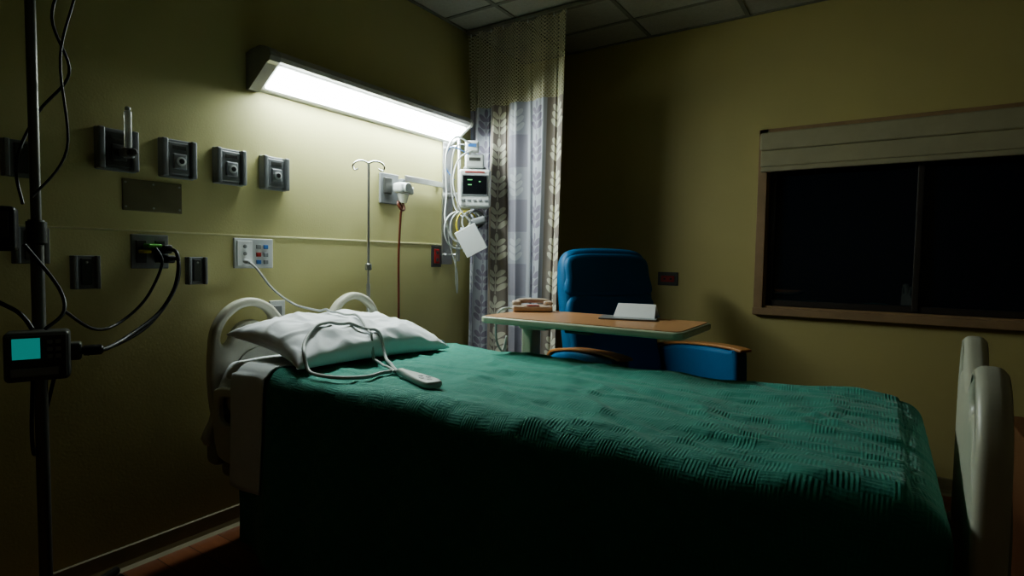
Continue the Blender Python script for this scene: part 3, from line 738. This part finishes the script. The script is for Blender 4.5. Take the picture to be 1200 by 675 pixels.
# ------------------------------------------------------------------ recliner
ch = grp('recliner_chair', (1.35, -0.91, 0), math.radians(-31.5))
box('base_frame', (0.0, 0, 0.20), (0.56, 0.58, 0.16), m_blue, ch, 0.03)
box('seat_cushion', (0.02, 0, 0.46), (0.58, 0.60, 0.20), m_blue, ch, 0.06, seg=5)
box('seat_bolster', (0.28, 0, 0.45), (0.12, 0.60, 0.22), m_blue, ch, 0.055, seg=5)
box('footrest', (0.345, 0, 0.24), (0.05, 0.56, 0.28), m_blue, ch, 0.02)
back = c2([(-0.27, 0.0), (-0.295, 0.2), (-0.30, 0.5), (-0.295, 0.70), (-0.27, 0.80), (-0.20, 0.845), (0, 0.855), (0.20, 0.845), (0.27, 0.80), (0.295, 0.70), (0.30, 0.5), (0.295, 0.2), (0.27, 0.0), (0, -0.01)])
tilt = Matrix.Rotation(math.radians(-12), 4, 'Y')
profile('back_shell', [back], 0.11, 0.045, YZ, (-0.235, 0, 0.43), m_blue, ch, xf=tilt)
hd = c2([(-0.265, 0.0), (-0.28, 0.11), (-0.245, 0.225), (0, 0.245), (0.245, 0.225), (0.28, 0.11), (0.265, 0.0), (0, -0.006)])
def tl(x, y, z):
    v = tilt @ Vector((x, y, z)); return (v.x-0.235, v.y, v.z+0.43)
profile('headrest_pad', [hd], 0.06, 0.028, YZ, tl(0.038, 0, 0.575), m_blue, ch, xf=tilt)
lb = c2([(-0.275, 0.0), (-0.285, 0.2), (-0.27, 0.455), (0, 0.465), (0.27, 0.455), (0.285, 0.2), (0.275, 0.0), (0, -0.01)])
profile('lumbar_pad', [lb], 0.06, 0.028, YZ, tl(0.038, 0, 0.115), m_blue, ch, xf=tilt)
for sy in (-1, 1):
    arm = c2([(-0.30, 0.16), (-0.315, 0.45), (-0.31, 0.64), (-0.27, 0.705), (-0.10, 0.745), (0.10, 0.762), (0.24, 0.765), (0.30, 0.757), (0.308, 0.5), (0.295, 0.16), (0, 0.15)])
    profile('arm_panel_%d' % sy, [arm], 0.085, 0.022, XZ, (0, sy*0.355, 0), m_blue, ch)
    cap_ = c2([(-0.325, 0.67), (-0.275, 0.710), (-0.10, 0.745), (0.10, 0.763), (0.24, 0.767), (0.315, 0.762), (0.328, 0.770), (0.315, 0.778), (0.24, 0.782), (0.10, 0.778), (-0.10, 0.760), (-0.285, 0.726), (-0.335, 0.68)])
    profile('arm_cap_%d' % sy, [cap_], 0.075, 0.006, XZ, (0, sy*0.355, 0), m_wood, ch)
    for xx in (-0.26, 0.24):
        cyl('leg_caster_%d_%d' % (sy, xx > 0), (xx, sy*0.33-0.014, 0.04), (xx, sy*0.33+0.014, 0.04), 0.04, m_black, ch, bev=0.005)
        cyl('leg_stem_%d_%d' % (sy, xx > 0), (xx, sy*0.33, 0.05), (xx, sy*0.33, 0.17), 0.012, m_metal, ch)

# ------------------------------------------------------------------ IV stand with infusion pump
IVX, IVY = 0.34, -3.08
iv = grp('iv_stand', (IVX, IVY, 0))
cyl('pole', (0, 0, 0.10), (0, 0, 2.45), 0.0125, m_pole, iv)
cyl('lower_pole', (0, 0, 0.10), (0, 0, 1.25), 0.016, m_pole, iv)
cyl('collar', (0, 0, 1.22), (0, 0, 1.29), 0.024, m_dkplas, iv, bev=0.005)
cyl('hub', (0, 0, 0.07), (0, 0, 0.14), 0.045, m_dkplas, iv, bev=0.01)
for k in range(5):
    a = math.radians(129+72*k)
    ex, ey = 0.33*math.cos(a), 0.33*math.sin(a)
    if IVX+ex < 0.05: ex = -0.27
    tube('base_leg_%d' % k, [(0, 0, 0.11), (ex*0.5, ey*0.5, 0.10), (ex, ey, 0.075)], 0.014, m_dkplas, iv)
    cyl('caster_%d' % k, (ex-0.012, ey, 0.03), (ex+0.012, ey, 0.03), 0.03, m_black, iv, bev=0.005)
    cyl('caster_stem_%d' % k, (ex, ey, 0.03), (ex, ey, 0.08), 0.008, m_metal, iv, 10)
for k in range(4):
    a = math.pi/2*k+0.4; c, s = math.cos(a), math.sin(a)
    tube('top_hook_%d' % k, [(0, 0, 2.42), (0.05*c, 0.05*s, 2.46), (0.10*c, 0.10*s, 2.44), (0.12*c, 0.12*s, 2.46)], 0.005, m_chrome, iv)
def ivt(nm, pts, r): tube(nm, [(a-IVX, b-IVY, c) for a, b, c in pts], r, m_black, iv)
ivt('tubing_1', [(0.40, -3.04, 2.43), (0.44, -3.0, 2.25), (0.42, -3.02, 2.0), (0.40, -3.05, 1.85), (0.36, -3.0, 1.72), (0.31, -3.06, 1.60), (0.34, -3.12, 1.45), (0.38, -3.12, 1.33)], 0.004)
ivt('tubing_2', [(0.40, -3.04, 2.43), (0.46, -2.98, 2.2), (0.43, -3.0, 1.95), (0.39, -3.03, 1.75), (0.36, -3.01, 1.5), (0.38, -3.1, 1.35)], 0.0035)
ivt('tubing_3', [(0.38, -3.12, 1.22), (0.36, -3.04, 1.1), (0.40, -3.04, 1.03), (0.42, -3.09, 0.985)], 0.005)
ivt('tubing_4', [(0.42, -3.12, 0.85), (0.40, -3.12, 0.70), (0.35, -3.10, 0.62), (0.33, -3.07, 0.72), (0.35, -3.05, 0.84)], 0.005)
ivt('tubing_5', [(0.37, -3.17, 1.22), (0.34, -3.20, 1.1), (0.36, -3.13, 1.03), (0.39, -3.11, 0.985)], 0.006)

pm = grp('infusion_pump', (0.375, -3.085, 0.915), math.radians(-20))
box('case', (0.045, -0.005, 0), (0.08, 0.140, 0.135), m_dkplas, pm, 0.012)
box('front_panel', (0.087, -0.005, 0.0), (0.006, 0.126, 0.120), m_dkplas, pm, 0.003)
box('display', (0.091, -0.027, 0.024), (0.004, 0.058, 0.056), m_led, pm, 0.001)
for r_ in range(3):
    for c_ in range(2): box('key_%d%d' % (r_, c_), (0.091, 0.022+0.018*c_, 0.04-0.02*r_), (0.004, 0.012, 0.011), m_mdplas, pm, 0.002)
box('door_latch', (0.091, -0.01, -0.040), (0.006, 0.10, 0.022), m_mdplas, pm, 0.004)
cyl('clamp_knob', (0.02, 0.09, 0.0), (0.02, 0.14, 0.0), 0.015, m_black, pm, bev=0.004)
box('clamp', (0.01, 0.07, 0.0), (0.05, 0.04, 0.05), m_dkplas, pm, 0.008)

dv = grp('pole_mounted_controller', (0.36, -3.15, 1.26), math.radians(-20))
box('case', (0.03, -0.02, 0.0), (0.07, 0.09, 0.12), m_black, dv, 0.012)
box('panel', (0.067, -0.02, 0.01), (0.004, 0.06, 0.07), m_dkplas, dv, 0.001)

pc_ = grp('power_cords', (0, 0, 0))
tube('cord_1', [(0.075, -2.605, 1.217), (0.13, -2.60, 1.20), (0.15, -2.61, 1.10), (0.17, -2.68, 0.99), (0.22, -2.80, 0.92), (0.30, -2.90, 0.895), (0.37, -2.97, 0.905)], 0.007, m_black, pc_)
tube('cord_2', [(0.085, -2.60, 1.18), (0.14, -2.60, 1.17), (0.16, -2.63, 1.06), (0.18, -2.72, 0.95), (0.24, -2.84, 0.90), (0.33, -2.96, 0.89)], 0.007, m_black, pc_)
tube('cord_3', [(0.065, -2.645, 1.22), (0.10, -2.64, 1.16), (0.10, -2.70, 1.03), (0.12, -2.80, 0.95), (0.2, -2.90, 0.95), (0.28, -3.0, 1.02)], 0.005, m_black, pc_)

# ------------------------------------------------------------------ bedside cabinet
cb = grp('bedside_cabinet', (3.02, -1.02, 0))
box('body', (0, 0, 0.31), (0.46, 0.44, 0.56), m_cab, cb, 0.006)
box('top', (0, 0, 0.605), (0.50, 0.48, 0.03), m_cab, cb, 0.006)
for i, z in enumerate((0.47, 0.27)):
    box('drawer_%d' % i, (0, -0.225, z), (0.42, 0.016, 0.17), m_cab, cb, 0.004)
    tube('handle_%d' % i, [(-0.06, -0.232, z), (-0.05, -0.25, z), (0.05, -0.25, z), (0.06, -0.232, z)], 0.005, m_metal, cb)
for xx in (-0.2, 0.2):
    for yy in (-0.19, 0.19): cyl('foot', (xx, yy, 0), (xx, yy, 0.035), 0.02, m_black, cb)

# ------------------------------------------------------------------ world + camera
wd = bpy.data.worlds.new('night'); S.world = wd; wd.use_nodes = True
wd.node_tree.nodes['Background'].inputs[0].default_value = (0.02, 0.025, 0.03, 1)
wd.node_tree.nodes['Background'].inputs[1].default_value = 0.2

cam = bpy.data.cameras.new('camera'); co = bpy.data.objects.new('camera', cam); COL.objects.link(co)
cam.sensor_width = 36; cam.lens = 19.65; cam.clip_start = 0.02
yaw = math.radians(33.6); pit = math.radians(2.97); rho = 0.0155
R = Vector((math.cos(yaw), math.sin(yaw), 0)); F = Vector((-math.sin(yaw)*math.cos(pit), math.cos(yaw)*math.cos(pit), -math.sin(pit)))
U = R.cross(F)
r = R*math.cos(rho)+U*math.sin(rho); u = U*math.cos(rho)-R*math.sin(rho)
M = Matrix((r, u, -F)).transposed().to_4x4(); M.translation = Vector((2.355, -3.66, 1.2))
co.matrix_world = M
S.camera = co
